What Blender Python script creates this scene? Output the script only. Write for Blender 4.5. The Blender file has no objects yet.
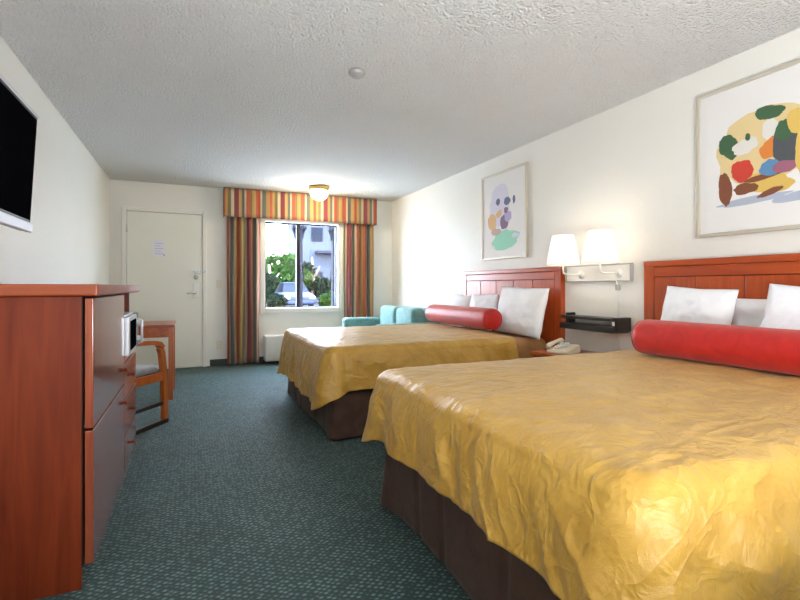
import bpy, bmesh, math, random
from mathutils import Vector, Matrix, noise
random.seed(7)
S = bpy.context.scene
COL = S.collection
PI = math.pi

# ------------------------------------------------------------ frame of the place (metres)
XL, XR = -0.947, 2.921          # left / right wall faces
YB, YN = 6.94, -2.2             # back wall (window) / near wall behind the camera
HC = 2.44                       # ceiling
EYE = 1.08
YAW = math.radians(23.8)
F = 472.0
def at(px, py, X=None, Y=None):
    """where a sight line meets the plane X=const or Y=const"""
    u = (px-400)/F; v = (287-py)/F
    d = Vector((math.sin(YAW)+u*math.cos(YAW), math.cos(YAW)-u*math.sin(YAW), v))
    t = X/d.x if X is not None else Y/d.y
    return Vector((0, 0, EYE)) + d*t

# ------------------------------------------------------------ materials
def new_mat(name):
    m = bpy.data.materials.new(name); m.use_nodes = True
    nt = m.node_tree; b = nt.nodes['Principled BSDF']
    return m, nt, b
def L(nt, a, b): nt.links.new(a, b)
def plain(name, col, rough=.5, metal=0, spec=.5, bump=0, bscale=80, emis=None, es=0, sheen=0, coat=0):
    m, nt, b = new_mat(name)
    b.inputs['Base Color'].default_value = (*col, 1)
    b.inputs['Roughness'].default_value = rough
    b.inputs['Metallic'].default_value = metal
    b.inputs['Specular IOR Level'].default_value = spec
    b.inputs['Sheen Weight'].default_value = sheen
    b.inputs['Coat Weight'].default_value = coat
    if emis:
        b.inputs['Emission Color'].default_value = (*emis, 1)
        b.inputs['Emission Strength'].default_value = es
    tc = nt.nodes.new('ShaderNodeTexCoord')
    n = nt.nodes.new('ShaderNodeTexNoise'); n.inputs['Scale'].default_value = bscale
    n.inputs['Detail'].default_value = 4
    L(nt, tc.outputs['Object'], n.inputs['Vector'])
    if bump:
        bp = nt.nodes.new('ShaderNodeBump'); bp.inputs['Strength'].default_value = bump
        bp.inputs['Distance'].default_value = .005
        L(nt, n.outputs['Fac'], bp.inputs['Height']); L(nt, bp.outputs['Normal'], b.inputs['Normal'])
    return m
def ramp(nt, stops, interp='LINEAR'):
    r = nt.nodes.new('ShaderNodeValToRGB'); cr = r.color_ramp; cr.interpolation = interp
    while len(cr.elements) < len(stops): cr.elements.new(.5)
    for e, (p, c) in zip(cr.elements, stops):
        e.position = p; e.color = (*c, 1)
    return r
def wood(name, dark, light, rough=.3, axis='Z', coat=.15, scale=1.0, spec=.5):
    m, nt, b = new_mat(name)
    tc = nt.nodes.new('ShaderNodeTexCoord'); mp = nt.nodes.new('ShaderNodeMapping')
    s = {'X': (1.2, 16, 16), 'Y': (16, 1.2, 16), 'Z': (16, 16, 1.2)}[axis]
    mp.inputs['Scale'].default_value = tuple(q*scale for q in s)
    n = nt.nodes.new('ShaderNodeTexNoise'); n.inputs['Scale'].default_value = 1.6
    n.inputs['Detail'].default_value = 7; n.inputs['Distortion'].default_value = .8
    L(nt, tc.outputs['Object'], mp.inputs['Vector']); L(nt, mp.outputs['Vector'], n.inputs['Vector'])
    r = ramp(nt, [(.3, dark), (.7, light)])
    L(nt, n.outputs['Fac'], r.inputs['Fac']); L(nt, r.outputs['Color'], b.inputs['Base Color'])
    b.inputs['Roughness'].default_value = rough; b.inputs['Coat Weight'].default_value = coat
    b.inputs['Coat Roughness'].default_value = .25
    b.inputs['Specular IOR Level'].default_value = spec
    return m
def cloth(name, c1, c2, rough=.5, nscale=6, bump=.4, bdist=.01, sheen=.3, spec=.5, weave=0):
    m, nt, b = new_mat(name)
    tc = nt.nodes.new('ShaderNodeTexCoord')
    n = nt.nodes.new('ShaderNodeTexNoise'); n.inputs['Scale'].default_value = nscale
    n.inputs['Detail'].default_value = 6; n.inputs['Distortion'].default_value = 1.2
    L(nt, tc.outputs['Object'], n.inputs['Vector'])
    r = ramp(nt, [(.35, c1), (.65, c2)])
    L(nt, n.outputs['Fac'], r.inputs['Fac']); L(nt, r.outputs['Color'], b.inputs['Base Color'])
    n2 = nt.nodes.new('ShaderNodeTexNoise'); n2.inputs['Scale'].default_value = nscale*1.7
    n2.inputs['Detail'].default_value = 3; n2.inputs['Distortion'].default_value = 2.2
    L(nt, tc.outputs['Object'], n2.inputs['Vector'])
    bp = nt.nodes.new('ShaderNodeBump'); bp.inputs['Strength'].default_value = bump
    bp.inputs['Distance'].default_value = bdist
    L(nt, n2.outputs['Fac'], bp.inputs['Height'])
    last = bp
    if weave:
        n3 = nt.nodes.new('ShaderNodeTexNoise'); n3.inputs['Scale'].default_value = weave
        L(nt, tc.outputs['Object'], n3.inputs['Vector'])
        b2 = nt.nodes.new('ShaderNodeBump'); b2.inputs['Strength'].default_value = .3; b2.inputs['Distance'].default_value = .002
        L(nt, n3.outputs['Fac'], b2.inputs['Height']); L(nt, bp.outputs['Normal'], b2.inputs['Normal']); last = b2
    L(nt, last.outputs['Normal'], b.inputs['Normal'])
    b.inputs['Roughness'].default_value = rough
    b.inputs['Sheen Weight'].default_value = sheen; b.inputs['Specular IOR Level'].default_value = spec
    return m

M = {}
M['wood'] = wood('cherry_wood', (.125, .015, .004), (.215, .034, .008), .42, coat=0, spec=.3)
M['wood_y'] = wood('cherry_wood_lengthwise', (.34, .060, .012), (.52, .12, .026), .34, 'Y')
M['wood_top'] = wood('cherry_wood_top', (.22, .036, .007), (.33, .062, .012), .36, 'X')
M['wood_front'] = wood('glossy_drawer_wood', (.22, .04, .018), (.34, .075, .03), .22, 'Z', coat=1)
M['wood_front'].node_tree.nodes['Principled BSDF'].inputs['Coat Roughness'].default_value = .12
M['wood_hb'] = wood('headboard_wood', (.34, .045, .007), (.52, .092, .014), .33, 'Z')
M['wood_hb_y'] = wood('headboard_rail_wood', (.34, .045, .007), (.50, .088, .014), .33, 'Y')
M['wood_chair'] = wood('chair_wood', (.36, .075, .014), (.52, .14, .03), .3, 'Z')
M['groove'] = plain('dark_wood_groove', (.05, .012, .006), .6)
M['dark'] = plain('black_plastic', (.012, .012, .013), .35)
M['darkwood'] = plain('dark_stretcher', (.03, .02, .02), .4)
M['screen'] = plain('dark_screen', (.003, .003, .004), .35, spec=0)
M['silver'] = plain('silver_plastic', (.62, .64, .68), .3, metal=.35)
M['metal'] = plain('brushed_metal', (.55, .55, .55), .3, metal=1)
M['brass'] = plain('brass', (.62, .42, .14), .3, metal=1)
M['white_plastic'] = plain('white_plastic', (.80, .80, .78), .4)
M['cream_plastic'] = plain('cream_plastic', (.78, .72, .58), .4)
M['white_paint'] = plain('white_paint', (.82, .81, .76), .5, bump=.05, bscale=40)
M['door_paint'] = plain('door_paint', (.80, .79, .71), .45, bump=.05, bscale=30)
M['pillow'] = cloth('white_cotton', (.86, .87, .90), (.90, .91, .93), .8, 5, .35, .012, .1)
M['gold'] = cloth('gold_satin', (.46, .250, .028), (.56, .325, .050), .42, 5, .35, .02, .12, .6, weave=350)
def creases(m, sc, st, dist):
    nt = m.node_tree; b = nt.nodes['Principled BSDF']; prev = b.inputs['Normal'].links[0].from_socket
    tc = nt.nodes.new('ShaderNodeTexCoord'); mp = nt.nodes.new('ShaderNodeMapping')
    mp.inputs['Rotation'].default_value = (.3, .2, -.5); mp.inputs['Scale'].default_value = (.75, 1.25, 1)
    L(nt, tc.outputs['Object'], mp.inputs['Vector'])
    out = prev
    for k, q in ((1, 1.0), (2.6, .45)):
        n = nt.nodes.new('ShaderNodeTexNoise'); n.inputs['Scale'].default_value = sc*k; n.inputs['Detail'].default_value = 2; n.inputs['Distortion'].default_value = .9
        L(nt, mp.outputs['Vector'], n.inputs['Vector'])
        a = nt.nodes.new('ShaderNodeMath'); a.operation = 'SUBTRACT'; a.inputs[1].default_value = .5; L(nt, n.outputs['Fac'], a.inputs[0])
        c = nt.nodes.new('ShaderNodeMath'); c.operation = 'ABSOLUTE'; L(nt, a.outputs[0], c.inputs[0])
        d = nt.nodes.new('ShaderNodeMath'); d.operation = 'POWER'; d.inputs[1].default_value = .7; L(nt, c.outputs[0], d.inputs[0])
        bp = nt.nodes.new('ShaderNodeBump'); bp.invert = True; bp.inputs['Strength'].default_value = st; bp.inputs['Distance'].default_value = dist*q
        L(nt, d.outputs[0], bp.inputs['Height']); L(nt, out, bp.inputs['Normal']); out = bp.outputs['Normal']
    L(nt, out, b.inputs['Normal'])
creases(M['gold'], 4.2, .7, .022)
M['lining'] = plain('brown_lining', (.09, .05, .03), .7)
M['skirt'] = cloth('brown_skirt_fabric', (.048, .020, .012), (.074, .034, .020), .75, 8, .3, .01, .1)
M['blanket'] = cloth('tan_blanket', (.40, .19, .07), (.48, .24, .09), .8, 8, .3, .01, .1)
M['red'] = cloth('red_bolster_fabric', (.43, .010, .007), (.52, .017, .010), .42, 9, .15, .006, .15, .35, weave=500)
M['seam'] = plain('dark_red_piping', (.38, .01, .01), .5)
M['teal'] = cloth('teal_upholstery', (.12, .29, .28), (.17, .36, .35), .75, 12, .2, .01, .3)
M['grey_pad'] = cloth('grey_upholstery', (.23, .24, .25), (.30, .31, .32), .7, 20, .2, .005, .2)
M['shade'] = None

def wall_mat(name, col, b=.25, sc=55):
    m, nt, bs = new_mat(name)
    tc = nt.nodes.new('ShaderNodeTexCoord')
    n = nt.nodes.new('ShaderNodeTexNoise'); n.inputs['Scale'].default_value = sc; n.inputs['Detail'].default_value = 5
    L(nt, tc.outputs['Object'], n.inputs['Vector'])
    n2 = nt.nodes.new('ShaderNodeTexNoise'); n2.inputs['Scale'].default_value = 1.2; n2.inputs['Detail'].default_value = 2
    L(nt, tc.outputs['Object'], n2.inputs['Vector'])
    r = ramp(nt, [(.3, tuple(c*.97 for c in col)), (.7, col)])
    L(nt, n2.outputs['Fac'], r.inputs['Fac']); L(nt, r.outputs['Color'], bs.inputs['Base Color'])
    bp = nt.nodes.new('ShaderNodeBump'); bp.inputs['Strength'].default_value = b; bp.inputs['Distance'].default_value = .006
    L(nt, n.outputs['Fac'], bp.inputs['Height']); L(nt, bp.outputs['Normal'], bs.inputs['Normal'])
    bs.inputs['Roughness'].default_value = .55; bs.inputs['Specular IOR Level'].default_value = .3
    return m
M['wall'] = wall_mat('cream_wall', (.84, .83, .78), .22, 40)
def ceil_mat():
    m, nt, bs = new_mat('popcorn_ceiling')
    tc = nt.nodes.new('ShaderNodeTexCoord')
    v = nt.nodes.new('ShaderNodeTexVoronoi'); v.inputs['Scale'].default_value = 60
    n = nt.nodes.new('ShaderNodeTexNoise'); n.inputs['Scale'].default_value = 36; n.inputs['Detail'].default_value = 25
    n.inputs['Roughness'].default_value = .7
    L(nt, tc.outputs['Object'], v.inputs['Vector']); L(nt, tc.outputs['Object'], n.inputs['Vector'])
    ma = nt.nodes.new('ShaderNodeMath'); ma.operation = 'SUBTRACT'
    L(nt, n.outputs['Fac'], ma.inputs[0]); L(nt, v.outputs['Distance'], ma.inputs[1])
    bp = nt.nodes.new('ShaderNodeBump'); bp.inputs['Strength'].default_value = 1; bp.inputs['Distance'].default_value = .022
    L(nt, ma.outputs[0], bp.inputs['Height']); L(nt, bp.outputs['Normal'], bs.inputs['Normal'])
    bs.inputs['Base Color'].default_value = (.83, .83, .82, 1); bs.inputs['Roughness'].default_value = .85
    bs.inputs['Specular IOR Level'].default_value = .15
    return m
M['ceiling'] = ceil_mat()
def carpet_mat():
    m, nt, bs = new_mat('teal_carpet')
    tc = nt.nodes.new('ShaderNodeTexCoord'); mp = nt.nodes.new('ShaderNodeMapping')
    mp.inputs['Rotation'].default_value = (0, 0, math.radians(45)); mp.inputs['Scale'].default_value = (1, 1.5, 1)
    L(nt, tc.outputs['Object'], mp.inputs['Vector'])
    v = nt.nodes.new('ShaderNodeTexVoronoi'); v.inputs['Scale'].default_value = 38; v.inputs['Randomness'].default_value = .35
    L(nt, mp.outputs['Vector'], v.inputs['Vector'])
    n = nt.nodes.new('ShaderNodeTexNoise'); n.inputs['Scale'].default_value = 2.5; n.inputs['Detail'].default_value = 4
    L(nt, tc.outputs['Object'], n.inputs['Vector'])
    fine = nt.nodes.new('ShaderNodeTexNoise'); fine.inputs['Scale'].default_value = 260
    L(nt, tc.outputs['Object'], fine.inputs['Vector'])
    r = ramp(nt, [(.13, (.15, .255, .255)), (.42, (.020, .050, .047))])
    L(nt, v.outputs['Distance'], r.inputs['Fac'])
    r2 = ramp(nt, [(.3, (.82, .82, .82)), (.7, (1.08, 1.08, 1.08))]); L(nt, n.outputs['Fac'], r2.inputs['Fac'])
    mx = nt.nodes.new('ShaderNodeMix'); mx.data_type = 'RGBA'; mx.blend_type = 'MULTIPLY'; mx.inputs['Factor'].default_value = 1
    L(nt, r.outputs['Color'], mx.inputs['A']); L(nt, r2.outputs['Color'], mx.inputs['B'])
    L(nt, mx.outputs['Result'], bs.inputs['Base Color'])
    ad = nt.nodes.new('ShaderNodeMath'); ad.operation = 'SUBTRACT'
    L(nt, fine.outputs['Fac'], ad.inputs[0]); L(nt, v.outputs['Distance'], ad.inputs[1])
    bp = nt.nodes.new('ShaderNodeBump'); bp.inputs['Strength'].default_value = .6; bp.inputs['Distance'].default_value = .006
    L(nt, ad.outputs[0], bp.inputs['Height']); L(nt, bp.outputs['Normal'], bs.inputs['Normal'])
    bs.inputs['Roughness'].default_value = .75; bs.inputs['Sheen Weight'].default_value = .08
    bs.inputs['Specular IOR Level'].default_value = .3
    return m
M['carpet'] = carpet_mat()
def stripe_mat():
    m, nt, bs = new_mat('striped_curtain_fabric')
    uv = nt.nodes.new('ShaderNodeUVMap'); uv.uv_map = 'UVMap'
    sp = nt.nodes.new('ShaderNodeSeparateXYZ'); L(nt, uv.outputs['UV'], sp.inputs['Vector'])
    fr = nt.nodes.new('ShaderNodeMath'); fr.operation = 'FRACT'; L(nt, sp.outputs['X'], fr.inputs[0])
    rust, gold, grey, cream, wine, olive = (.36, .075, .035), (.38, .235, .085), (.11, .12, .11), (.47, .38, .27), (.19, .035, .045), (.18, .155, .07)
    seq = [(rust, 5), (cream, 2), (grey, 4), (gold, 4), (rust, 3), (gold, 3), (olive, 3), (cream, 3), (wine, 5), (gold, 3), (grey, 3), (cream, 2), (rust, 4), (olive, 2), (gold, 4)]
    tot = sum(w for _, w in seq); p = 0; st = []
    for c, w in seq: st.append((p/tot, c)); p += w
    r = ramp(nt, st, 'CONSTANT'); L(nt, fr.outputs[0], r.inputs['Fac'])
    L(nt, r.outputs['Color'], bs.inputs['Base Color'])
    bs.inputs['Roughness'].default_value = .8; bs.inputs['Sheen Weight'].default_value = .2
    return m
M['stripe'] = stripe_mat()
def shade_mat(name, col, e):
    m = bpy.data.materials.new(name); m.use_nodes = True; nt = m.node_tree; nt.nodes.clear()
    o = nt.nodes.new('ShaderNodeOutputMaterial'); d = nt.nodes.new('ShaderNodeBsdfDiffuse'); t = nt.nodes.new('ShaderNodeBsdfTranslucent')
    d.inputs['Color'].default_value = (*col, 1); t.inputs['Color'].default_value = (*col, 1)
    mx = nt.nodes.new('ShaderNodeMixShader'); mx.inputs[0].default_value = .55
    em = nt.nodes.new('ShaderNodeEmission'); em.inputs['Color'].default_value = (*col, 1); em.inputs['Strength'].default_value = e
    ad = nt.nodes.new('ShaderNodeAddShader')
    L(nt, d.outputs[0], mx.inputs[1]); L(nt, t.outputs[0], mx.inputs[2]); L(nt, mx.outputs[0], ad.inputs[0]); L(nt, em.outputs[0], ad.inputs[1])
    L(nt, ad.outputs[0], o.inputs['Surface']); return m
M['shade'] = shade_mat('lit_lamp_shade', (1, .96, .90), .17)
M['globe'] = plain('lit_glass_globe', (.95, .9, .75), .3, emis=(1, .86, .55), es=1.3)
M['bulb'] = plain('lit_bulb', (1, .95, .85), .3, emis=(1, .85, .6), es=3)
def glass_mat():
    m = bpy.data.materials.new('window_glass'); m.use_nodes = True; nt = m.node_tree; nt.nodes.clear()
    o = nt.nodes.new('ShaderNodeOutputMaterial'); t = nt.nodes.new('ShaderNodeBsdfTransparent'); g = nt.nodes.new('ShaderNodeBsdfGlossy')
    t.inputs['Color'].default_value = (.93, .95, .97, 1); g.inputs['Roughness'].default_value = .02
    mx = nt.nodes.new('ShaderNodeMixShader'); mx.inputs[0].default_value = .05
    L(nt, t.outputs[0], mx.inputs[1]); L(nt, g.outputs[0], mx.inputs[2]); L(nt, mx.outputs[0], o.inputs['Surface']); return m
M['glass'] = glass_mat()

# ------------------------------------------------------------ helpers
def bx(bm, x0, x1, y0, y1, z0, z1, bev=0, mi=0, seg=2):
    r = bmesh.ops.create_cube(bm, size=1)
    vs = r['verts']
    for v in vs:
        v.co = Vector(((x0+x1)/2+v.co.x*(x1-x0), (y0+y1)/2+v.co.y*(y1-y0), (z0+z1)/2+v.co.z*(z1-z0)))
    fs = set(f for v in vs for f in v.link_faces)
    for f in fs: f.material_index = mi
    if bev:
        es = list(set(e for v in vs for e in v.link_edges))
        b = bmesh.ops.bevel(bm, geom=es, offset=bev, segments=seg, affect='EDGES', profile=.5)
        for f in b['faces']: f.material_index = mi
def BM(): return bmesh.new()
def tube(bm, pts, r, n=8, mi=0, caps=True):
    pts = [Vector(p) for p in pts]; rs = r if isinstance(r, (list, tuple)) else [r]*len(pts)
    rings = []
    prev = None
    for i, p in enumerate(pts):
        d = (pts[min(i+1, len(pts)-1)]-pts[max(i-1, 0)]).normalized()
        a = prev if prev is not None else (Vector((0, 0, 1)) if abs(d.z) < .9 else Vector((1, 0, 0)))
        s = d.cross(a).normalized(); a = s.cross(d).normalized(); prev = a
        rings.append([bm.verts.new(p+(s*math.cos(2*PI*k/n)+a*math.sin(2*PI*k/n))*rs[i]) for k in range(n)])
    for i in range(len(rings)-1):
        for k in range(n):
            f = bm.faces.new((rings[i][k], rings[i][(k+1) % n], rings[i+1][(k+1) % n], rings[i+1][k])); f.material_index = mi; f.smooth = True
    if caps:
        f = bm.faces.new(rings[0][::-1]); f.material_index = mi
        f = bm.faces.new(rings[-1]); f.material_index = mi
def lathe(bm, prof, c=(0, 0, 0), n=32, axis='Z', mi=0, smooth=True):
    """prof: list of (radius, height)"""
    c = Vector(c); rings = []
    def P(r, h, a):
        x, y = r*math.cos(a), r*math.sin(a)
        return c+(Vector((x, y, h)) if axis == 'Z' else Vector((x, h, y)) if axis == 'Y' else Vector((h, x, y)))
    for r, h in prof:
        if r < 1e-6: rings.append([bm.verts.new(P(0, h, 0))])
        else: rings.append([bm.verts.new(P(r, h, 2*PI*k/n)) for k in range(n)])
    for a, b in zip(rings, rings[1:]):
        for k in range(n):
            if len(a) == 1 and len(b) == 1: continue
            if len(a) == 1: f = bm.faces.new((a[0], b[(k+1) % n], b[k]))
            elif len(b) == 1: f = bm.faces.new((a[k], a[(k+1) % n], b[0]))
            else: f = bm.faces.new((a[k], a[(k+1) % n], b[(k+1) % n], b[k]))
            f.smooth = smooth; f.material_index = mi
def root_loc(o):
    while o.parent: o = o.parent
    return o.location.copy()
def obj(name, bm, mats, parent=None, org=None, local=False, smooth=None):
    if not isinstance(mats, (list, tuple)): mats = [mats]
    bmesh.ops.recalc_face_normals(bm, faces=bm.faces)
    shift = Vector((0, 0, 0))
    if not local:
        if parent: shift = root_loc(parent)
        elif org is not None: shift = Vector(org)
        if shift.length: bmesh.ops.translate(bm, verts=bm.verts, vec=-shift)
    if smooth is not None:
        for f in bm.faces: f.smooth = smooth
    me = bpy.data.meshes.new(name); bm.to_mesh(me); bm.free()
    for m in mats: me.materials.append(m)
    o = bpy.data.objects.new(name, me); COL.objects.link(o)
    if parent: o.parent = parent
    elif org is not None: o.location = Vector(org)
    return o
def tag(o, label, cat, group=None):
    o['label'] = label; o['category'] = cat
    if group: o['group'] = group
    return o
def thing(name, label, cat, loc, rz=0, group=None):
    o = bpy.data.objects.new(name, None); COL.objects.link(o); o.location = loc; o.rotation_euler = (0, 0, rz)
    o.empty_display_size = .05
    return tag(o, label, cat, group)
def struct(name, bm, m, parent=None, label=None):
    o = obj(name, bm, m, parent)
    if not parent: o['kind'] = 'structure'
    if label: o['label'] = label
    return o
def copy_tree(o, parent=None):
    c = o.copy(); COL.objects.link(c); c.parent = parent
    for ch in list(o.children): copy_tree(ch, c)
    return c
def grid(bm, fn, nu, nv, uvfn=None, mi=0, smooth=True):
    vs = [[bm.verts.new(fn(i/nu, j/nv)) for j in range(nv+1)] for i in range(nu+1)]
    ul = bm.loops.layers.uv.new('UVMap') if uvfn else None
    for i in range(nu):
        for j in range(nv):
            idx = [(i, j), (i+1, j), (i+1, j+1), (i, j+1)]
            f = bm.faces.new([vs[a][b] for a, b in idx]); f.smooth = smooth; f.material_index = mi
            if ul:
                for lp, (a, b) in zip(f.loops, idx): lp[ul].uv = uvfn(a/nu, b/nv)
    return vs
def solidify(o, t, off=-1, mo=0):
    md = o.modifiers.new('thickness', 'SOLIDIFY'); md.thickness = t; md.offset = off; md.material_offset = mo
    return md

# ------------------------------------------------------------ room shell
WX0, WX1, WZ0, WZ1 = .955, 2.03, .765, 2.02     # window opening
bm = BM(); bx(bm, XL-.1, XR+.1, YN-.1, YB+.2, -.1, 0); struct('floor', bm, M['carpet'])
bm = BM(); bx(bm, XL-.1, XR+.1, YN-.1, YB+.2, HC, HC+.1); struct('ceiling', bm, M['ceiling'])
bm = BM(); bx(bm, XL-.1, XL, YN-.1, YB+.2, 0, HC); struct('wall_left', bm, M['wall'])
bm = BM(); bx(bm, XR, XR+.1, YN-.1, YB+.2, 0, HC); struct('wall_right', bm, M['wall'])
bm = BM(); bx(bm, XL, XR, YN-.1, YN, 0, HC); struct('wall_near', bm, M['wall'])
bm = BM()
bx(bm, XL, WX0, YB, YB+.15, 0, HC); bx(bm, WX1, XR, YB, YB+.15, 0, HC)
bx(bm, WX0, WX1, YB, YB+.15, 0, WZ0); bx(bm, WX0, WX1, YB, YB+.15, WZ1, HC)
struct('wall_back', bm, M['wall'])
M['base'] = plain('dark_green_baseboard', (.035, .05, .05), .5)
bm = BM(); bx(bm, .225, XR, YB-.012, YB, 0, .09, .003); struct('baseboard_back', bm, M['base'])
bm = BM(); bx(bm, XL, XL+.012, YN, YB, 0, .09, .003); struct('baseboard_left', bm, M['base'])
bm = BM(); bx(bm, XR-.012, XR, YN, YB-.012, 0, .09, .003); struct('baseboard_right', bm, M['base'])

# entry door
DX0, DX1, DZ = -.76, .13, 2.05
bm = BM(); bx(bm, DX0, DX1, YB-.030, YB-.002, .012, DZ, .004); d1 = struct('door_1', bm, M['door_paint'], label='white painted entry door in the back wall')
bm = BM()
bx(bm, DX0-.055, DX0-.004, YB-.045, YB-.001, 0, DZ+.055, .006); bx(bm, DX1+.004, DX1+.055, YB-.045, YB-.001, 0, DZ+.055, .006)
bx(bm, DX0-.004, DX1+.004, YB-.045, YB-.001, DZ+.004, DZ+.055, .006); struct('door_frame', bm, M['white_paint'], d1)
for z in (.25, 1.05, 1.83):
    bm = BM(); tube(bm, [(DX0, YB-.038, z-.05), (DX0, YB-.038, z+.05)], .009, 8); struct('hinge', bm, M['metal'], d1)
bm = BM(); bx(bm, .015, .085, YB-.045, YB-.030, .93, 1.13, .005)
h = struct('lock_plate', bm, M['white_plastic'], d1)
bm = BM(); tube(bm, [(.05, YB-.045, 1.0), (.05, YB-.085, 1.0)], .012, 10); tube(bm, [(.05, YB-.085, 1.0), (-.01, YB-.09, 1.0), (-.06, YB-.088, .995)], [.012, .011, .009], 10)
struct('door_handle', bm, M['metal'], h)
bm = BM(); lathe(bm, [(0, -.02), (.028, -.018), (.03, 0)], (.05, YB-.03, 1.21), 20, 'Y'); struct('deadbolt', bm, M['metal'], d1)
bm = BM(); bx(bm, .02, .09, YB-.045, YB-.030, 1.285, 1.31, .003); bx(bm, .10, .175, YB-.062, YB-.045, 1.285, 1.31, .003)
tube(bm, [(.03, YB-.05, 1.29), (.07, YB-.055, 1.26), (.11, YB-.06, 1.265), (.14, YB-.063, 1.29)], .005, 6); struct('door_chain', bm, M['silver'], d1)
bm = BM(); lathe(bm, [(0, -.008), (.012, -.006), (.013, 0)], (-.33, YB-.03, 1.5), 14, 'Y'); struct('peephole', bm, M['metal'], d1)

M['paper'] = plain('notice_paper', (.80, .79, .84), .6)
M['lilac'] = plain('lilac_ink', (.55, .52, .72), .6)
bm = BM(); c = at(159, 249, Y=YB-.03)
bx(bm, c.x-.07, c.x+.07, YB-.035, YB-.0305, c.z-.11, c.z+.11, 0, 0)
for k in range(5): bx(bm, c.x-.05, c.x+.05-(k % 2)*.03, YB-.0356, YB-.035, c.z+.07-k*.034, c.z+.08-k*.034, 0, 1)
tag(obj('safety_notice', bm, [M['paper'], M['lilac']], org=(c.x, YB-.03, c.z-.11)), 'small pale notice sheet fixed to the upper part of the white entry door', 'notice')
bm = BM(); lathe(bm, [(0, -.008), (.009, -.008), (.011, -.0048), (.011, -.004)], (c.x, YB-.031, c.z+.2), 12, 'Y'); bm.free()

def plate(px, py, nm, label, two):
    c = at(px, py, Y=YB)
    t = thing(nm, label, 'switch' if nm == 'light_switch' else 'socket', (c.x, YB, c.z-.057))
    bm = BM(); bx(bm, c.x-.036, c.x+.036, YB-.006, YB-.0005, c.z-.057, c.z+.057, .003); obj('cover_plate', bm, M['cream_plastic'], t)
    if two:
        for dz in (-.022, .022):
            bm = BM(); bx(bm, c.x-.016, c.x+.016, YB-.010, YB-.006, c.z+dz-.014, c.z+dz+.014, .003); obj('socket_face', bm, M['white_plastic'], t)
    else:
        bm = BM(); bx(bm, c.x-.006, c.x+.006, YB-.016, YB-.006, c.z-.012, c.z+.012, .002); obj('toggle', bm, M['white_plastic'], t)
plate(219, 284, 'light_switch', 'small light switch on the wall between the door and the left curtain', 0)
plate(219, 345, 'wall_socket', 'small wall socket low between the door and the left curtain', 1)

# window
bm = BM()
fw = .05
yy0, yy1 = YB-.03, YB+.15
bx(bm, WX0-.07, WX0, YB-.025, YB+.10, WZ0-.05, WZ1+.05, .004); bx(bm, WX1, WX1+.07, YB-.025, YB+.10, WZ0-.05, WZ1+.05, .004)
bm.free()
bm = BM()
bx(bm, WX0-.07, WX0, YB-.025, YB-.001, WZ0-.06, WZ1+.06, .004); bx(bm, WX1, WX1+.08, YB-.025, YB-.001, WZ0-.06, WZ1+.06, .004)
bx(bm, WX0, WX1, YB-.025, YB-.001, WZ1, WZ1+.06, .004); bx(bm, WX0, WX1, YB-.025, YB-.001, WZ0-.06, WZ0, .004)
w1 = struct('window_1', bm, M['white_paint'])
M['alu'] = plain('dark_aluminium', (.02, .02, .03), .5, spec=.2)
bm = BM(); s = .022; ya, yb = YB+.06, YB+.10
bx(bm, WX0+.001, WX0+s, ya, yb, WZ0+.001, WZ1-.001); bx(bm, WX1-s, WX1-.001, ya, yb, WZ0+.001, WZ1-.001)
bx(bm, WX0+s, WX1-s, ya, yb, WZ0+.001, WZ0+s); bx(bm, WX0+s, WX1-s, ya, yb, WZ1-s, WZ1-.001)
struct('window_frame', bm, M['alu'], w1)
bm = BM(); bx(bm, 1.415, 1.47, ya-.004, yb, WZ0+s, WZ1-s, .003); struct('mullion', bm, M['alu'], w1)
bm = BM(); bx(bm, 1.49, 1.515, YB+.03, YB+.055, 1.3, 1.42, .004); struct('window_latch', bm, M['alu'], w1)
for a, b in ((WX0+s, 1.415), (1.47, WX1-s)):
    bm = BM(); bx(bm, a, b, YB+.078, YB+.082, WZ0+s, WZ1-s); struct('pane', bm, M['glass'], w1)
bm = BM(); bx(bm, WX0+.001, WX1-.001, YB-.02, YB+.06, WZ0+.0005, WZ0+.012, .002); struct('window_sill', bm, M['white_paint'], w1)

# valance: box pelmet covered with the striped cloth
VX0, VX1, VY, VZ0, VZ1 = .40, 2.60, 6.79, 2.035, 2.425
PER = .62
def path_pts(pts, n):
    seg = [(Vector(a), Vector(b)) for a, b in zip(pts, pts[1:])]
    Ls = [(b-a).length for a, b in seg]; T = sum(Ls); out = []
    for i in range(n+1):
        s_ = T*i/n; acc = 0
        for (a, b), l in zip(seg, Ls):
            if s_ <= acc+l+1e-9: out.append((a.lerp(b, (s_-acc)/l), s_)); break
            acc += l
    return out, T
pp, T = path_pts([(VX0, YB-.001), (VX0, VY), (VX1, VY), (VX1, YB-.001)], 250)
bm = BM()
def vf(u, v):
    p, s_ = pp[round(u*250)]
    bulge = .006*math.sin(s_*29)*(1-v)+.003*math.sin(s_*61)
    x, y = p.x, p.y
    if .16 < s_ < T-.16: y -= bulge+.004
    return (x, y, VZ0+(VZ1-VZ0)*v)
grid(bm, vf, 250, 6, lambda u, v: (u*T/PER+.10, v))
val = thing('window_valance', 'box valance in striped rust, gold and grey fabric above the window', 'valance', ((VX0+VX1)/2, VY, VZ0))
o = obj('valance_fabric', bm, M['stripe'], val); solidify(o, .006, 1)
bm = BM(); bx(bm, VX0+.012, VX1-.012, VY+.02, YB-.002, VZ1-.015, VZ1+.002); obj('mounting_board', bm, M['white_paint'], val)

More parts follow.
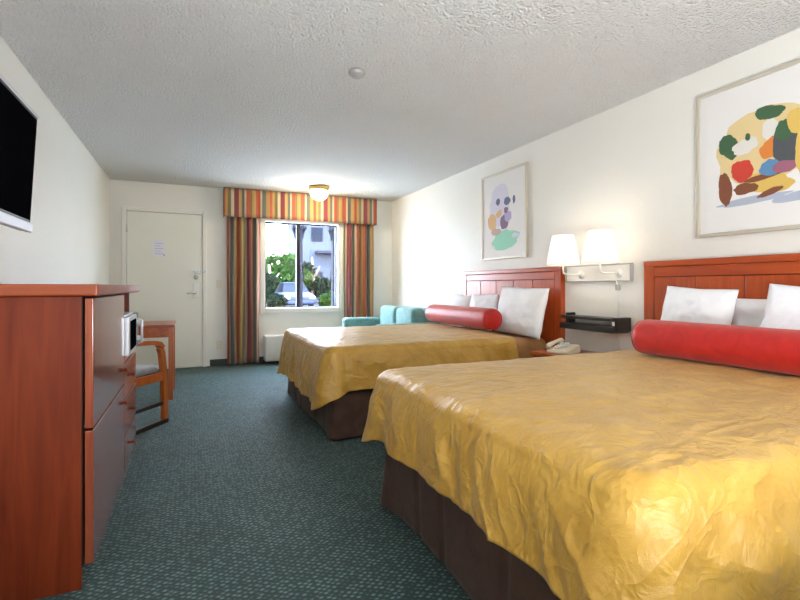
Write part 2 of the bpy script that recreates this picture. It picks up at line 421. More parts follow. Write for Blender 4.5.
def curtain(x0, x1, z0, nf, seed, label, ph):
    t = thing('curtain', label, 'curtain', ((x0+x1)/2, 6.865, z0), 0, 'striped curtains at the window')
    rnd = random.Random(seed); phs = [rnd.uniform(-.5, .5) for _ in range(nf+2)]
    N = 120; arc = (x1-x0)*1.15
    def cf(u, v):
        k = u*nf; i = int(k); j = phs[i]*(1-(k-i))+phs[i+1]*(k-i)
        w = math.sin(2*PI*k+j)
        amp = .030+.010*(1-v)
        x = x0+(x1-x0)*u+.008*math.sin(7*v+u*9)*(1-v)
        return (x, 6.868+amp*w+.008*math.sin(5*v+i), z0+(2.36-z0)*v)
    bm = BM(); grid(bm, cf, N, 20, lambda u, v: (u*arc/PER+ph, v))
    o = obj('curtain_panel', bm, M['stripe'], t); solidify(o, .004)
    bm = BM(); tube(bm, [(x0-.02, 6.868, 2.375), (x1+.005, 6.868, 2.375)], .012, 10); obj('curtain_rod', bm, M['metal'], t)
    return t
curtain(.44, .865, .02, 4, 3, 'striped full length curtain left of the window beside the entry door', .05)
curtain(2.105, 2.58, .10, 4, 5, 'striped curtain right of the window beside the teal sofa', .45)

# air conditioner below the window
t = thing('air_conditioner', 'white wall air conditioner low beneath the window', 'air conditioner', (1.45, YB-.1, .04))
bm = BM(); bx(bm, .93, 1.99, YB-.20, YB-.014, .04, .40, .02); obj('housing', bm, M['white_plastic'], t)
bm = BM()
for k in range(9): bx(bm, .98, 1.72, YB-.207, YB-.199, .08+k*.028, .092+k*.028, .002)
obj('air_grille', bm, M['white_paint'], t)
bm = BM()
for k in range(22): bx(bm, .97+k*.034, .975+k*.034, YB-.19, YB-.08, .399, .405)
obj('outlet_slats', bm, M['groove'] if 0 else M['silver'], t)
bm = BM(); bx(bm, 1.78, 1.93, YB-.17, YB-.07, .398, .408, .003); obj('control_panel', bm, M['dark'], t)

# ------------------------------------------------------------ sofa in the corner
t = thing('sofa', 'teal two-seat sofa against the right wall in the far corner', 'sofa', (2.45, 5.78, 0))
bm = BM(); bx(bm, 1.98, 2.86, 5.08, 6.50, .06, .30, .03, seg=3); obj('base', bm, M['teal'], t)
bm = BM(); bx(bm, 2.62, 2.88, 5.20, 6.38, .30, .81, .08, seg=5); obj('backrest', bm, M['teal'], t, smooth=True)
for y0 in (5.05, 6.36):
    bm = BM(); bx(bm, 1.96, 2.80, y0, y0+.17, .06, .645, .05, seg=5); obj('armrest', bm, M['teal'], t, smooth=True)
for y0 in (5.225, 5.795):
    bm = BM(); bx(bm, 1.95, 2.62, y0, y0+.56, .30, .46, .045, seg=4); obj('seat_cushion', bm, M['teal'], t, smooth=True)
    bm = BM(); bx(bm, 2.47, 2.66, y0, y0+.56, .45, .82, .07, seg=5); obj('back_cushion', bm, M['teal'], t, smooth=True)
for x in (2.02, 2.78):
    for y in (5.13, 6.44):
        bm = BM(); tube(bm, [(x, y, 0), (x, y, .07)], [.018, .025], 10); obj('leg', bm, M['darkwood'], t)

# ------------------------------------------------------------ beds
def bed_base(y0, y1, xf, zt, label, seed, ext=0):
    t = thing('bed', label, 'bed', ((xf+2.86)/2, (y0+y1)/2, 0))
    bm = BM(); bx(bm, xf+.06, 2.85, y0+.05, y1-.05, .10, .36, .03, seg=3); obj('box_spring', bm, M['skirt'], t)
    bm = BM(); bx(bm, xf+.06, 2.855, y0+.05, y1-.05, .36, zt-.03, .06, seg=5); obj('mattress', bm, M['blanket'], t, smooth=True)
    for x in (xf+.2, 2.7):
        for y in (y0+.2, y1-.2):
            bm = BM(); tube(bm, [(x, y, 0), (x, y, .12)], .025, 10); obj('bed_leg', bm, M['dark'], t)
    # skirt: U around near side, foot, far side with box pleats
    bm = BM(); r = .05
    pts = u_path(y0+.015, y1-.015+ext, xf+.025, 2.85, r, 300)
    rnd = random.Random(seed)
    def sf(u, v):
        p, nrm, s_, w = pts[round(u*300)]
        fl = (1-v)**1.5
        k = noise.noise(Vector((s_*3.1, seed, 0)))
        pleat = 0
        for pc in PLEATS:
            d = abs(((s_-pc)))
            if d < .02: pleat = -.018*(1-d/.02)
        off = fl*(.018*k+.012*math.sin(s_*5+seed)+.03*w)+pleat*(.4+.6*fl)
        return (p.x+nrm.x*off, p.y+nrm.y*off, .012+(.40-.012)*v+.006*fl*k)
    Ltot = pts[-1][2]; Lh = 2.85-xf
    PLEATS = [Lh+.45, Lh+(y1-y0)-.45, Lh-.7, Lh-1.4, Lh+(y1-y0)+.7, Lh+(y1-y0)+1.4, Lh+.005, Lh+(y1-y0)*.5+.1]
    grid(bm, sf, 300, 14)
    o = obj('bed_skirt', bm, M['skirt'], t); solidify(o, .004)
    return t
def u_path(y0, y1, xf, xh, r, n):
    """samples (point, outward normal, arc length, corner weight) head -> near side -> foot -> far side -> head"""
    segs = []
    Ls = [xh-xf-r, PI/2*r, y1-y0-2*r, PI/2*r, xh-xf-r]; T = sum(Ls); out = []
    c1 = Ls[0]+Ls[1]/2; c2 = T-c1
    for i in range(n+1):
        s_ = T*i/n; q = s_
        if q <= Ls[0]: p = Vector((xh-q, y0)); nn = Vector((0, -1))
        elif q <= Ls[0]+Ls[1]:
            a = (q-Ls[0])/r; p = Vector((xf+r-r*math.sin(a), y0+r-r*math.cos(a))); nn = Vector((-math.sin(a), -math.cos(a)))
        elif q <= Ls[0]+Ls[1]+Ls[2]: p = Vector((xf, y0+r+q-Ls[0]-Ls[1])); nn = Vector((-1, 0))
        elif q <= T-Ls[4]:
            a = (q-Ls[0]-Ls[1]-Ls[2])/r; p = Vector((xf+r-r*math.cos(a), y1-r+r*math.sin(a))); nn = Vector((-math.cos(a), math.sin(a)))
        else: p = Vector((xf+r+(q-(T-Ls[4])), y1)); nn = Vector((0, 1))
        w = math.exp(-((s_-c1)/.10)**2)+math.exp(-((s_-c2)/.10)**2)
        out.append((p, nn, s_, w))
    return out
def bedspread(y0, y1, xf, xh, zt, hem, hside, label, seed):
    n = 420; r = .09; re = .055
    pts = u_path(y0, y1, xf, xh, r, n)
    T = pts[-1][2]; CD = .055
    ym = (y0+y1)/2
    def W(x, y):   # gentle creases lying on the top
        a = noise.noise(Vector((x*2.2+y*1.3, y*5-x*1.5, seed)))*.008
        b = (1-abs(noise.noise(Vector((x*4+y*2, y*9-x*3, seed+3)))))**6*.006
        c = noise.noise(Vector((x*13, y*17, seed)))*.0022
        return a+b+c
    NT, NR, ND = 34, 8, 34
    nv = NT+NR+ND
    def fn(u, v):
        p, nn, s_, w = pts[round(u*n)]; j = round(v*nv)
        sx = min(max(p.x, xf+.62), xh); sp = Vector((sx, ym))
        pe = p-nn*re
        if j <= NT:
            k = j/NT; q = sp.lerp(pe, k)
            dome = .022*(1-k**3)
            return (q.x, q.y, zt-.008+dome+W(q.x, q.y)*(.6+.4*(1-k)))
        if j <= NT+NR:
            a = (j-NT)/NR*PI/2
            q = pe+nn*(re*math.sin(a))
            z = zt-.008-re*(1-math.cos(a))+W(pe.x, pe.y)*.6*math.cos(a)
            # soften the edge line with random dips
            z -= .012*(.5+noise.noise(Vector((s_*4, seed+9, 0))))*math.sin(a)*math.cos(a)*2
            return (q.x, q.y, z)
        d = (j-NT-NR)/ND
        fb = min(1, max(0, (s_-(xh-xf)+.05)/.1))*min(1, max(0, (T-(xh-xf)+.05-s_)/.1))
        hm = hem*fb+hside*(1-fb)-CD*w+.010*noise.noise(Vector((s_*2.5, seed+1, 0)))
        z = (zt-re-.008)*(1-d)+hm*d
        D = (zt-re-hm)*d
        fold = .020*noise.noise(Vector((s_*5.5+D*.8, seed, 1.3)))+.013*noise.noise(Vector((s_*13+D*2.5, seed, 4)))
        fold += (1-abs(noise.noise(Vector((s_*3.5+D*2.6, D*2.2, seed+5)))))**8*.012
        cr = w*(.03*d**.9)
        # pointed cloth fold each side of the corners
        sc = 0
        off = .012+.028*d+fold*min(1, d*2.2)*1.15+cr
        off = max(off, .006)*(1-math.exp(-d*9))
        wob = .012*noise.noise(Vector((s_*6, d*3, seed+8)))*d
        tn = Vector((-nn.y, nn.x))
        return (p.x+nn.x*off+tn.x*wob, p.y+nn.y*off+tn.y*wob, z)
    bm = BM(); grid(bm, fn, n, nv)
    bmesh.ops.remove_doubles(bm, verts=bm.verts, dist=.0005)
    o = obj('bedspread', bm, [M['gold'], M['lining']], org=((xf+xh)/2, ym, min(hem, hside)))
    solidify(o, .007, -1, 1)
    tag(o, label, 'bedspread', 'gold bedspreads')
    return o
bed_base(.67, 2.20, .85, .69, 'large near bed with brown skirt under the nearest gold bedspread', 2)
bed_base(3.20, 4.84, .87, .665, 'far bed with brown skirt nearer the window', 6, .02)
bedspread(.66, 2.21, .82, 2.84, .685, .375, .37, 'wrinkled gold bedspread on the near bed filling the lower right', 2)
bedspread(3.19, 4.85, .84, 2.46,   .665, .25, .355, 'gold bedspread on the far bed, nearer the window', 11)

def headboard(y0, y1, label):
    zt = 1.25; t = thing('headboard', label, 'headboard', (2.89, (y0+y1)/2, .25), 0, 'cherry wood headboards')
    X0, X1 = 2.866, 2.918
    w = .075
    for a in (y0, y1-w):
        bm = BM(); bx(bm, X0, X1, a, a+w, .25, zt-.002, .005); obj('stile', bm, M['wood_hb'], t)
    bm = BM(); bx(bm, X0-.004, X1, y0, y1, zt-.035, zt+.005, .006); obj('top_rail', bm, M['wood_hb_y'], t)
    bm = BM(); bx(bm, X0+.016, X1-.004, y0+w, y1-w, .25, zt-.037); obj('back_panel', bm, M['groove'], t)
    iy0, iy1 = y0+w+.004, y1-w-.004; n = 5; d = (iy1-iy0)/n
    for k in range(n):
        bm = BM(); bx(bm, X0+.003, X0+.018, iy0+k*d+.003, iy0+(k+1)*d-.003, .26, zt-.105, .003); obj('panel', bm, M['wood_hb'], t)
    bm = BM(); bx(bm, X0+.002, X0+.018, iy0, iy1, zt-.100, zt-.037, .003); obj('inner_rail', bm, M['wood_hb_y'], t)
headboard(.72, 2.313, 'cherry wood headboard on the right wall behind the near bed')
headboard(3.117, 4.70, 'cherry wood headboard on the right wall behind the far bed')

def bolster(xc, y0, y1, r, z, label):
    t = thing('bolster_pillow', label, 'bolster', (xc, (y0+y1)/2, z), 0, 'red bolster cushions')
    bm = BM(); n = 60
    def f(u, v):
        y = y0+(y1-y0)*u; a = 2*PI*v
        e = min(u, 1-u)*(y1-y0)
        rr = r*(1-.14*math.exp(-e/.012))*(1+.012*noise.noise(Vector((y*6, math.cos(a)*2, math.sin(a)*2))))
        zz = r+rr*math.sin(a)
        if zz < .012: zz = .012
        return (xc+rr*math.cos(a), y, z+zz)
    grid(bm, f, 80, 40)
    bmesh.ops.remove_doubles(bm, verts=bm.verts, dist=.0004)
    obj('cover', bm, M['red'], t)
    for yy, s in ((y0, -1), (y1, 1)):
        bm = BM(); lathe(bm, [(0, s*.010), (.3*r, s*.013), (.62*r, s*.010), (.86*r, 0)], (xc, yy, z+r), 32, 'Y'); obj('end_panel', bm, M['red'], t)
        bm = BM(); tube(bm, [(xc+.875*r*math.cos(2*PI*k/32), yy, z+r+.875*r*math.sin(2*PI*k/32)) for k in range(33)], .004, 6); obj('piping', bm, M['seam'], t)
bolster(2.46, 3.51, 4.68, .101, .688, 'pinkish red cylindrical bolster across the far bed')
bolster(2.36, .68, 1.91, .100, .698, 'long red cylindrical bolster lying across the near bed')

def pillow(xc, yc, zb, w, h, th, lean, roll, label, grp, seed, yawp=0):
    """upright pillow whose broad face looks along -X; lean tips its top towards +X"""
    bm = BM(); n = 30
    def side(sg):
        def f(u, v):
            a, b = 2*u-1, 2*v-1
            k = (max(0, 1-abs(a)**2.6)**.55)*(max(0, 1-abs(b)**2.6)**.55)
            pin = 1-.05*(1-abs(a))*abs(b)-.0
            pin2 = 1-.05*(1-abs(b))*abs(a)
            y = a*w/2*pin2; z = b*h/2*pin
            nx = noise.noise(Vector((a*2.4, b*2.4, seed+sg)))*.016+noise.noise(Vector((a*5, b*5, seed)))*.006
            return (sg*(k*th/2+nx*k), y, z)
        return f
    grid(bm, side(1), n, n); grid(bm, side(-1), n, n)
    bmesh.ops.remove_doubles(bm, verts=bm.verts, dist=.0003)
    Mx = Matrix.Rotation(yawp, 4, 'Z') @ Matrix.Rotation(lean, 4, 'Y') @ Matrix.Rotation(roll, 4, 'X')
    bmesh.ops.transform(bm, matrix=Mx, verts=bm.verts)
    zmin = min(v.co.z for v in bm.verts)
    bmesh.ops.translate(bm, verts=bm.verts, vec=Vector((xc, yc, zb-zmin)))
    o = obj('pillow', bm, M['pillow'], org=(xc, yc, zb)); tag(o, label, 'pillow', grp)
    return o
G = 'white pillows against the headboards'
pillow(2.69, 1.83, .706, .43, .37, .15, .22, .05, 'white pillow at the far end of the near bed headboard', G, 1)
pillow(2.815, 1.43, .706, .56, .31, .07, .05, -.02, 'low white pillow tucked behind others at middle of near headboard', G, 2)
pillow(2.62, 1.10, .706, .70, .34, .16, .28, .10, 'white pillow cut off by the right edge on the near bed', G, 3)
pillow(2.70, 3.45, .640, .66, .44, .16, .22, .03, 'white pillow hanging over the near edge of the far bed', G, 4)
pillow(2.70, 4.06, .640, .46, .37, .14, .22, -.03, 'white pillow in the middle of the far headboard', G, 5)
pillow(2.70, 4.50, .640, .38, .36, .14, .22, .03, 'white pillow on the window side of the far bed', G, 6)

# ------------------------------------------------------------ nightstand and what stands on it
t = thing('nightstand', 'low cherry nightstand between the two beds', 'nightstand', (2.69, 2.70, 0))
bm = BM(); bx(bm, 2.48, 2.905, 2.36, 3.04, .540, .570, .005); obj('top', bm, M['wood_y'], t)
bm = BM(); bx(bm, 2.50, 2.905, 2.38, 3.02, .08, .540, .004); obj('body', bm, M['wood'], t)
bm = BM(); bx(bm, 2.487, 2.50, 2.40, 3.00, .38, .525, .003); dr = obj('drawer', bm, M['wood_y'], t)
bm = BM(); lathe(bm, [(0, -.022), (.014, -.018), (.007, 0)], (2.487, 2.70, .475), 14, 'X'); obj('knob', bm, M['brass'], dr)
bm = BM(); bx(bm, 2.52, 2.88, 2.40, 3.00, 0, .08); obj('plinth', bm, M['groove'], t)
t = thing('telephone', 'cream telephone with coiled cord on the nightstand between the beds', 'telephone', (2.60, 2.80, .570))
def tr(bm, loc, rz=0):
    bmesh.ops.transform(bm, matrix=Matrix.Translation(loc) @ Matrix.Rotation(rz, 4, 'Z'), verts=bm.verts)
P0 = Vector((2.62, 2.82, .570))
bm = BM()
vs = [bm.verts.new(c) for c in [(-.10, -.09, .004), (.10, -.09, .004), (.10, .09, .004), (-.10, .09, .004), (-.095, -.085, .028), (.095, -.085, .065), (.095, .085, .065), (-.095, .085, .028)]]
for q in ((0, 3, 2, 1), (4, 5, 6, 7), (0, 1, 5, 4), (1, 2, 6, 5), (2, 3, 7, 6), (3, 0, 4, 7)): bm.faces.new([vs[i] for i in q])
bmesh.ops.bevel(bm, geom=list(bm.edges), offset=.006, segments=2, affect='EDGES'); tr(bm, P0, .3); obj('base', bm, M['cream_plastic'], t)
bm = BM()
for i in range(4):
    for j in range(3): bx(bm, -.06+i*.028, -.042+i*.028, -.03+j*.028, -.014+j*.028, .036+i*.011, .048+i*.011, .002)
tr(bm, P0, .3); obj('keypad', bm, M['white_plastic'], t)
bm = BM(); tube(bm, [(-.105, .07, .044), (-.085, .07, .062), (0, .07, .080), (.085, .07, .088), (.105, .07, .076)], [.020, .020, .014, .020, .021], 12)
tr(bm, P0, .3); hs = obj('handset', bm, M['cream_plastic'], t)
bm = BM(); cp = []
for k in range(90):
    a = k*.9; cp.append((2.55+.0018*k*.4+.006*math.cos(a), 2.72-.0016*k+.0, .587+.006*math.sin(a)))
tube(bm, cp, .0022, 5); obj('coiled_cord', bm, M['cream_plastic'], t)
bm = BM(); bx(bm, 2.60, 2.64, 2.45, 2.60, .5705, .587, .004)
rc = thing('remote_control', 'small black remote control lying on the nightstand', 'remote control', (2.62, 2.52, .5705))
obj('casing', bm, M['dark'], rc)
bm = BM()
for i in range(6):
    for j in range(3): bx(bm, 2.605+j*.011, 2.587+j*.011, 2.465+i*.018, 2.473+i*.018, .587, .5885)
obj('buttons', bm, M['silver'], rc)

# black shelf on the wall above the nightstand
t = thing('wall_shelf', 'narrow black shelf mounted on the wall above the nightstand', 'shelf', (2.85, 2.74, .755))
bm = BM(); bx(bm, 2.76, 2.918, 2.47, 3.02, .745, .790, .006); obj('lower_board', bm, M['dark'], t)
bm = BM(); bx(bm, 2.775, 2.918, 2.47, 3.02, .828, .850, .004); obj('upper_board', bm, M['dark'], t)
bm = BM(); bx(bm, 2.765, 2.918, 2.455, 2.50, .755, .858, .006); obj('end_block', bm, M['dark'], t)
bm = BM(); bx(bm, 2.84, 2.918, 3.0, 3.03, .755, .870, .004); obj('end_bracket', bm, M['dark'], t)
bm = BM(); bx(bm, 2.7615, 2.765, 2.467, 2.487, .80, .83); obj('label_plate', bm, M['white_plastic'], t)

# twin wall lamp
t = thing('wall_lamp', 'twin wall lamp with two lit white shades on a pale panel', 'wall lamp', (2.90, 2.74, 1.12))
bm = BM(); bx(bm, 2.893, 2.919, 2.445, 3.075, 1.125, 1.25, .004); bp_ = obj('back_panel', bm, M['white_paint'], t)
M['greyedge'] = plain('grey_trim', (.42, .41, .40), .4, metal=.1)
bm = BM()
for a in (1.121, 1.246): bx(bm, 2.889, 2.92, 2.44, 3.08, a, a+.008, .002)
for a in (2.437, 3.073): bx(bm, 2.889, 2.92, a, a+.010, 1.129, 1.246, .002)
obj('panel_trim', bm, M['greyedge'], bp_)
for y in (2.54, 2.91):
    bm = BM()
    tube(bm, [(2.893, y, 1.18), (2.84, y, 1.18), (2.74, y, 1.18), (2.705, y, 1.19), (2.70, y, 1.22), (2.70, y, 1.30)], .008, 10)
    lathe(bm, [(0, -.012), (.03, -.012), (.032, 0)], (2.893, y, 1.18), 20, 'X'); obj('lamp_arm', bm, M['white_plastic'], t)
    bm = BM(); lathe(bm, [(0, 1.40), (.02, 1.395), (.03, 1.37), (.026, 1.34), (.014, 1.315), (.014, 1.30), (0, 1.30)], (2.70, y, 0), 20); obj('bulb', bm, M['bulb'], t)
    bm = BM(); lathe(bm, [(.128, 1.253), (.116, 1.32), (.100, 1.40), (.080, 1.49)], (2.70, y, 0), 40); sh = obj('lamp_shade', bm, M['shade'], t); solidify(sh, .0015)
    for rr, zz in ((.128, 1.253), (.080, 1.49)):
        bm = BM(); tube(bm, [(2.70+rr*math.cos(2*PI*k/40), y+rr*math.sin(2*PI*k/40), zz) for k in range(41)], .0025, 6)
        obj('shade_trim', bm, M['white_plastic'], sh)
bm = BM(); tube(bm, [(2.885, 2.56, 1.125), (2.905, 2.56, 1.08), (2.91, 2.56, .9), (2.91, 2.562, .74), (2.912, 2.56, .61)], .005, 8); obj('power_cord', bm, M['white_plastic'], t)
bm = BM(); bx(bm, 2.885, 2.917, 2.548, 2.572, 1.055, 1.10, .004); obj('cord_switch', bm, M['greyedge'], t)

# ------------------------------------------------------------ pictures
M['frame'] = plain('pale_gold_frame', (.60, .56, .47), .4, metal=.2)
M['matb'] = plain('white_mat_board', (.80, .79, .78), .7)
def picture(y0, y1, z0, z1, label, blobs, cols):
    t = thing('framed_picture', label, 'picture', (2.90, (y0+y1)/2, z0), 0, 'framed pictures above the beds')
    w = .022; Xb = XR-.001; Xf = XR-.03
    bm = BM()
    bx(bm, Xf, Xb, y0, y0+w, z0, z1, .004); bx(bm, Xf, Xb, y1-w, y1, z0, z1, .004)
    bx(bm, Xf, Xb, y0+w, y1-w, z0, z0+w, .004); bx(bm, Xf, Xb, y0+w, y1-w, z1-w, z1, .004)
    obj('frame', bm, M['frame'], t)
    bm = BM(); bx(bm, XR-.016, XR-.002, y0+w-.001, y1-w+.001, z0+w-.001, z1-w+.001); obj('mat_board', bm, M['matb'], t)
    bm = BM(); mats = [plain('print_colour', c, .7) for c in cols]; x = XR-.0165
    for k, (mi, px, py, a, b, rot, sd) in enumerate(blobs):
        c = at(px, py, X=XR-.017); n = 40; x -= .00012
        def ring(xx):
            out = []
            for q in range(n):
                an = 2*PI*q/n; wob = 1+.22*noise.noise(Vector((math.cos(an)*1.6, math.sin(an)*1.6, sd)))+.10*noise.noise(Vector((math.cos(an)*4, math.sin(an)*4, sd+3)))
                ya, za = 1.13*a*wob*math.cos(an), 1.13*b*wob*math.sin(an)
                out.append(bm.verts.new((xx, c.y-(ya*math.cos(rot)-za*math.sin(rot)), c.z+ya*math.sin(rot)+za*math.cos(rot))))
            return out
        f = bm.faces.new(ring(x)); f.material_index = mi
    obj('artwork', bm, mats, t)
cols = [(.74, .58, .30), (.055, .13, .06), (.58, .05, .03), (.22, .075, .035), (.68, .22, .04), (.10, .25, .45), (.42, .47, .58), (.70, .48, .12), (.08, .09, .10), (.72, .70, .66), (.33, .12, .18)]
B = [(0, 762, 146, .21, .19, 0, 1), (6, 752, 200, .17, .018, .05, 2), (6, 795, 196, .10, .02, .1, 3),
     (7, 766, 182, .11, .055, -.2, 4), (3, 725, 190, .036, .085, .1, 5), (1, 729, 147, .05, .065, .5, 6),
     (9, 745, 146, .06, .04, .2, 7), (2, 742, 171, .055, .055, .3, 8), (3, 745, 189, .055, .03, 0, 9),
     (3, 762, 177, .09, .014, .1, 10), (1, 769, 112, .065, .035, -.2, 11), (9, 770, 129, .035, .05, 0, 12), (4, 772, 147, .06, .045, .6, 13),
     (5, 771, 167, .05, .04, 0, 14), (8, 786, 145, .055, .10, .15, 15), (10, 785, 166, .05, .03, 0, 16), (1, 784, 130, .035, .05, 0, 17),
     (7, 797, 120, .04, .06, 0, 18), (3, 770, 192, .06, .014, .3, 19), (1, 748, 137, .012, .02, 0, 20), (7, 803, 150, .03, .12, 0, 21)]
picture(.92, 1.96, 1.385, 2.27, 'large framed colourful print above the near bed', B, cols)
B2 = [(0, 500, 206, .15, .20, .1, 1), (1, 505, 240, .20, .085, .1, 2), (2, 492, 222, .07, .075, .3, 3), (3, 504, 222, .06, .07, 0, 4), (4, 507, 201, .05, .035, 0, 5),
      (4, 498, 202, .035, .03, .3, 6), (5, 508, 216, .05, .05, 0, 7), (6, 496, 232, .08, .03, 0, 8), (0, 515, 235, .05, .02, 0, 9), (4, 514, 199, .02, .035, 0, 10), (3, 506, 210, .03, .03, 0, 11), (2, 499, 214, .05, .03, .4, 13)]
picture(3.60, 4.36, 1.365, 2.265, 'smaller framed print with a green patch above the far bed', B2,
        [(.68, .66, .78), (.28, .62, .48), (.66, .42, .20), (.20, .12, .22), (.12, .14, .26), (.45, .40, .62), (.50, .35, .30)])

# ------------------------------------------------------------ television on the left wall
t = thing('television', 'flat television with silver trim on the left wall', 'television', (-.74, 2.41, 1.355))
def tilt(bm):
    bmesh.ops.transform(bm, matrix=Matrix.Translation((-.722, 2.41, 1.645)) @ Matrix.Rotation(math.radians(3.2), 4, 'Y') @ Matrix.Rotation(math.radians(0), 4, 'Z'), verts=bm.verts)
bm = BM(); bx(bm, -.045, .0, -.49, .49, -.29, .29, .010, seg=3); tilt(bm); obj('housing', bm, M['dark'], t)
bm = BM(); bx(bm, .0, .004, -.465, .465, -.235, .262); tilt(bm); obj('screen', bm, M['screen'], t)
bm = BM(); bx(bm, -.02, .009, -.492, .492, -.294, -.248, .006, seg=3); tilt(bm); obj('lower_trim', bm, M['silver'], t)
bm = BM(); bx(bm, -.012, .004, -.492, .492, .278, .294, .003); tilt(bm); obj('upper_trim', bm, M['silver'], t)
bm = BM(); bx(bm, -.11, -.05, -.25, .25, -.14, .14, .02); tilt(bm); obj('rear_cover', bm, M['dark'], t)
bm = BM(); bx(bm, XL+.001, XL+.02, 2.30, 2.52, 1.52, 1.76, .003); bx(bm, XL+.02, -.825, 2.38, 2.44, 1.60, 1.68, .003); obj('wall_bracket', bm, M['metal'], t)

# ------------------------------------------------------------ dresser
DXF, DY0, DY1, DYM = -.325, 2.0, 3.42, 2.86
t = thing('dresser', 'tall cherry wood dresser against the left wall below the television', 'dresser', (-.64, 2.71, 0))
bm = BM(); bx(bm, XL+.016, DXF+.018, DY0-.022, DY1+.015, 1.048, 1.090, .007, seg=3); obj('top', bm, M['wood_top'], t)
bm = BM(); bx(bm, XL+.016, DXF-.036, DY0, DY0+.022, .0, 1.047, .002); obj('side_panel', bm, M['wood'], t)
bm = BM(); bx(bm, XL+.016, DXF-.036, DY1-.022, DY1, .0, 1.047, .002); obj('side_panel', bm, M['wood'], t)
bm = BM(); bx(bm, XL+.016, DXF-.036, DYM-.012, DYM+.010, .07, 1.047); obj('divider', bm, M['wood'], t)
bm = BM(); bx(bm, XL+.016, XL+.028, DY0+.022, DY1-.022, .07, 1.047); obj('back_panel', bm, M['wood'], t)
bm = BM(); bx(bm, XL+.03, DXF-.06, DY0+.022, DY1-.022, .0, .07); obj('plinth', bm, M['groove'], t)
bm = BM(); bx(bm, XL+.03, DXF-.01, DYM+.010, DY1-.022, .672, .695, .003); obj('shelf', bm, M['wood_y'], t)
bm = BM(); bx(bm, DXF-.052, DXF-.034, DY0+.006, DYM, .08, 1.045); obj('carcass_front', bm, M['groove'], t)
bm = BM(); bx(bm, DXF-.052, DXF-.034, DYM, DY1-.006, .08, .672); obj('carcass_front', bm, M['groove'], t)
for z0, z1 in ((.572, 1.040), (.085, .562)):
    bm = BM(); bx(bm, DXF-.026, DXF, DY0+.003, DYM-.004, z0, z1, .003); d_ = obj('door', bm, M['wood_front'], t)
    bm = BM(); lathe(bm, [(0, .022), (.013, .018), (.006, 0)], (DXF, DYM-.05, z1-.08 if z0 < .3 else z0+.08), 16, 'X'); obj('knob', bm, M['wood'], d_)
for z0, z1 in ((.48, .668), (.285, .472), (.085, .277)):
    bm = BM(); bx(bm, DXF-.026, DXF, DYM+.004, DY1-.004, z0, z1, .003); d_ = obj('drawer', bm, M['wood_front'], t)
    bm = BM(); lathe(bm, [(0, .022), (.013, .018), (.006, 0)], (DXF, (DYM+DY1)/2, (z0+z1)/2), 16, 'X'); obj('knob', bm, M['wood'], d_)
t = thing('microwave_oven', 'silver and black microwave oven in the open niche of the dresser', 'microwave', (-.5, 3.14, .695))
bm = BM(); bx(bm, -.74, -.335, 2.90, 3.38, .703, .925, .006); obj('casing', bm, M['silver'], t)
bm = BM(); bx(bm, -.335, -.305, 2.90, 3.25, .708, .920, .006); dd = obj('door', bm, M['silver'], t)
bm = BM(); bx(bm, -.3052, -.302, 2.93, 3.20, .735, .895, .001); obj('door_window', bm, M['screen'], dd)
bm = BM(); tube(bm, [(-.305, 3.228, .74), (-.275, 3.228, .75), (-.275, 3.228, .88), (-.305, 3.228, .89)], .007, 8); obj('handle', bm, M['silver'], dd)
bm = BM(); bx(bm, -.335, -.307, 3.255, 3.38, .708, .920, .004); cpn = obj('control_panel', bm, M['dark'], t)
for z in (.76, .86):
    bm = BM(); lathe(bm, [(0, .024), (.02, .022), (.023, 0)], (-.307, 3.318, z), 20, 'X'); obj('dial', bm, M['silver'], cpn)
for x in (-.70, -.37):
    for y in (2.94, 3.34):
        bm = BM(); bx(bm, x-.012, x+.012, y-.012, y+.012, .6955, .704); obj('foot', bm, M['dark'], t)

# ------------------------------------------------------------ table and armchair
t = thing('writing_table', 'small cherry wood table against the left wall behind the armchair', 'table', (-.55, 5.3, 0))
X0, X1, Y0, Y1 = -.925, -.155, 4.98, 5.62
bm = BM(); bx(bm, X0, X1, Y0, Y1, .695, .722, .006); obj('tabletop', bm, M['wood_top'], t)
for x in (X0+.03, X1-.05):
    for y in (Y0+.03, Y1-.07):
        bm = BM(); bx(bm, x, x+.042, y, y+.042, 0, .694, .004); obj('leg', bm, M['wood_chair'], t)
bm = BM()
bx(bm, X0+.072, X1-.05, Y0+.04, Y0+.058, .60, .694, .002); bx(bm, X0+.072, X1-.05, Y1-.058, Y1-.04, .60, .694, .002)
bx(bm, X0+.04, X0+.058, Y0+.072, Y1-.07, .60, .694, .002); bx(bm, X1-.04, X1-.022, Y0+.072, Y1-.07, .60, .694, .002)
obj('apron', bm, M['wood_y'], t)

t = thing('armchair', 'wooden armchair with grey seat turned beside the end of the dresser', 'chair', (-.545, 4.12, 0), math.radians(53.9))
def lo(name, bm, m, p=t, smooth=None): return obj(name, bm, m, p, local=True, smooth=smooth)
def curved_bar(bm, pts, w, h, n=10):
    """rectangular section swept along pts in the x-z plane"""
    P = [Vector(p) for p in pts]; rings = []
    for i, p in enumerate(P):
        d = (P[min(i+1, len(P)-1)]-P[max(i-1, 0)]).normalized(); s = Vector((0, 1, 0)); a = d.cross(s).normalized()
        rings.append([bm.verts.new(p+s*q*w/2+a*r*h/2) for q, r in ((-1, -1), (1, -1), (1, 1), (-1, 1))])
    for i in range(len(rings)-1):
        for k in range(4): bm.faces.new((rings[i][k], rings[i][(k+1) % 4], rings[i+1][(k+1) % 4], rings[i+1][k]))
    bm.faces.new(rings[0][::-1]); bm.faces.new(rings[-1])
    bmesh.ops.bevel(bm, geom=[e for e in bm.edges if e.is_valid and len(e.link_faces) == 2 and e.calc_face_angle(0) > 1.2], offset=.004, segments=2, affect='EDGES')
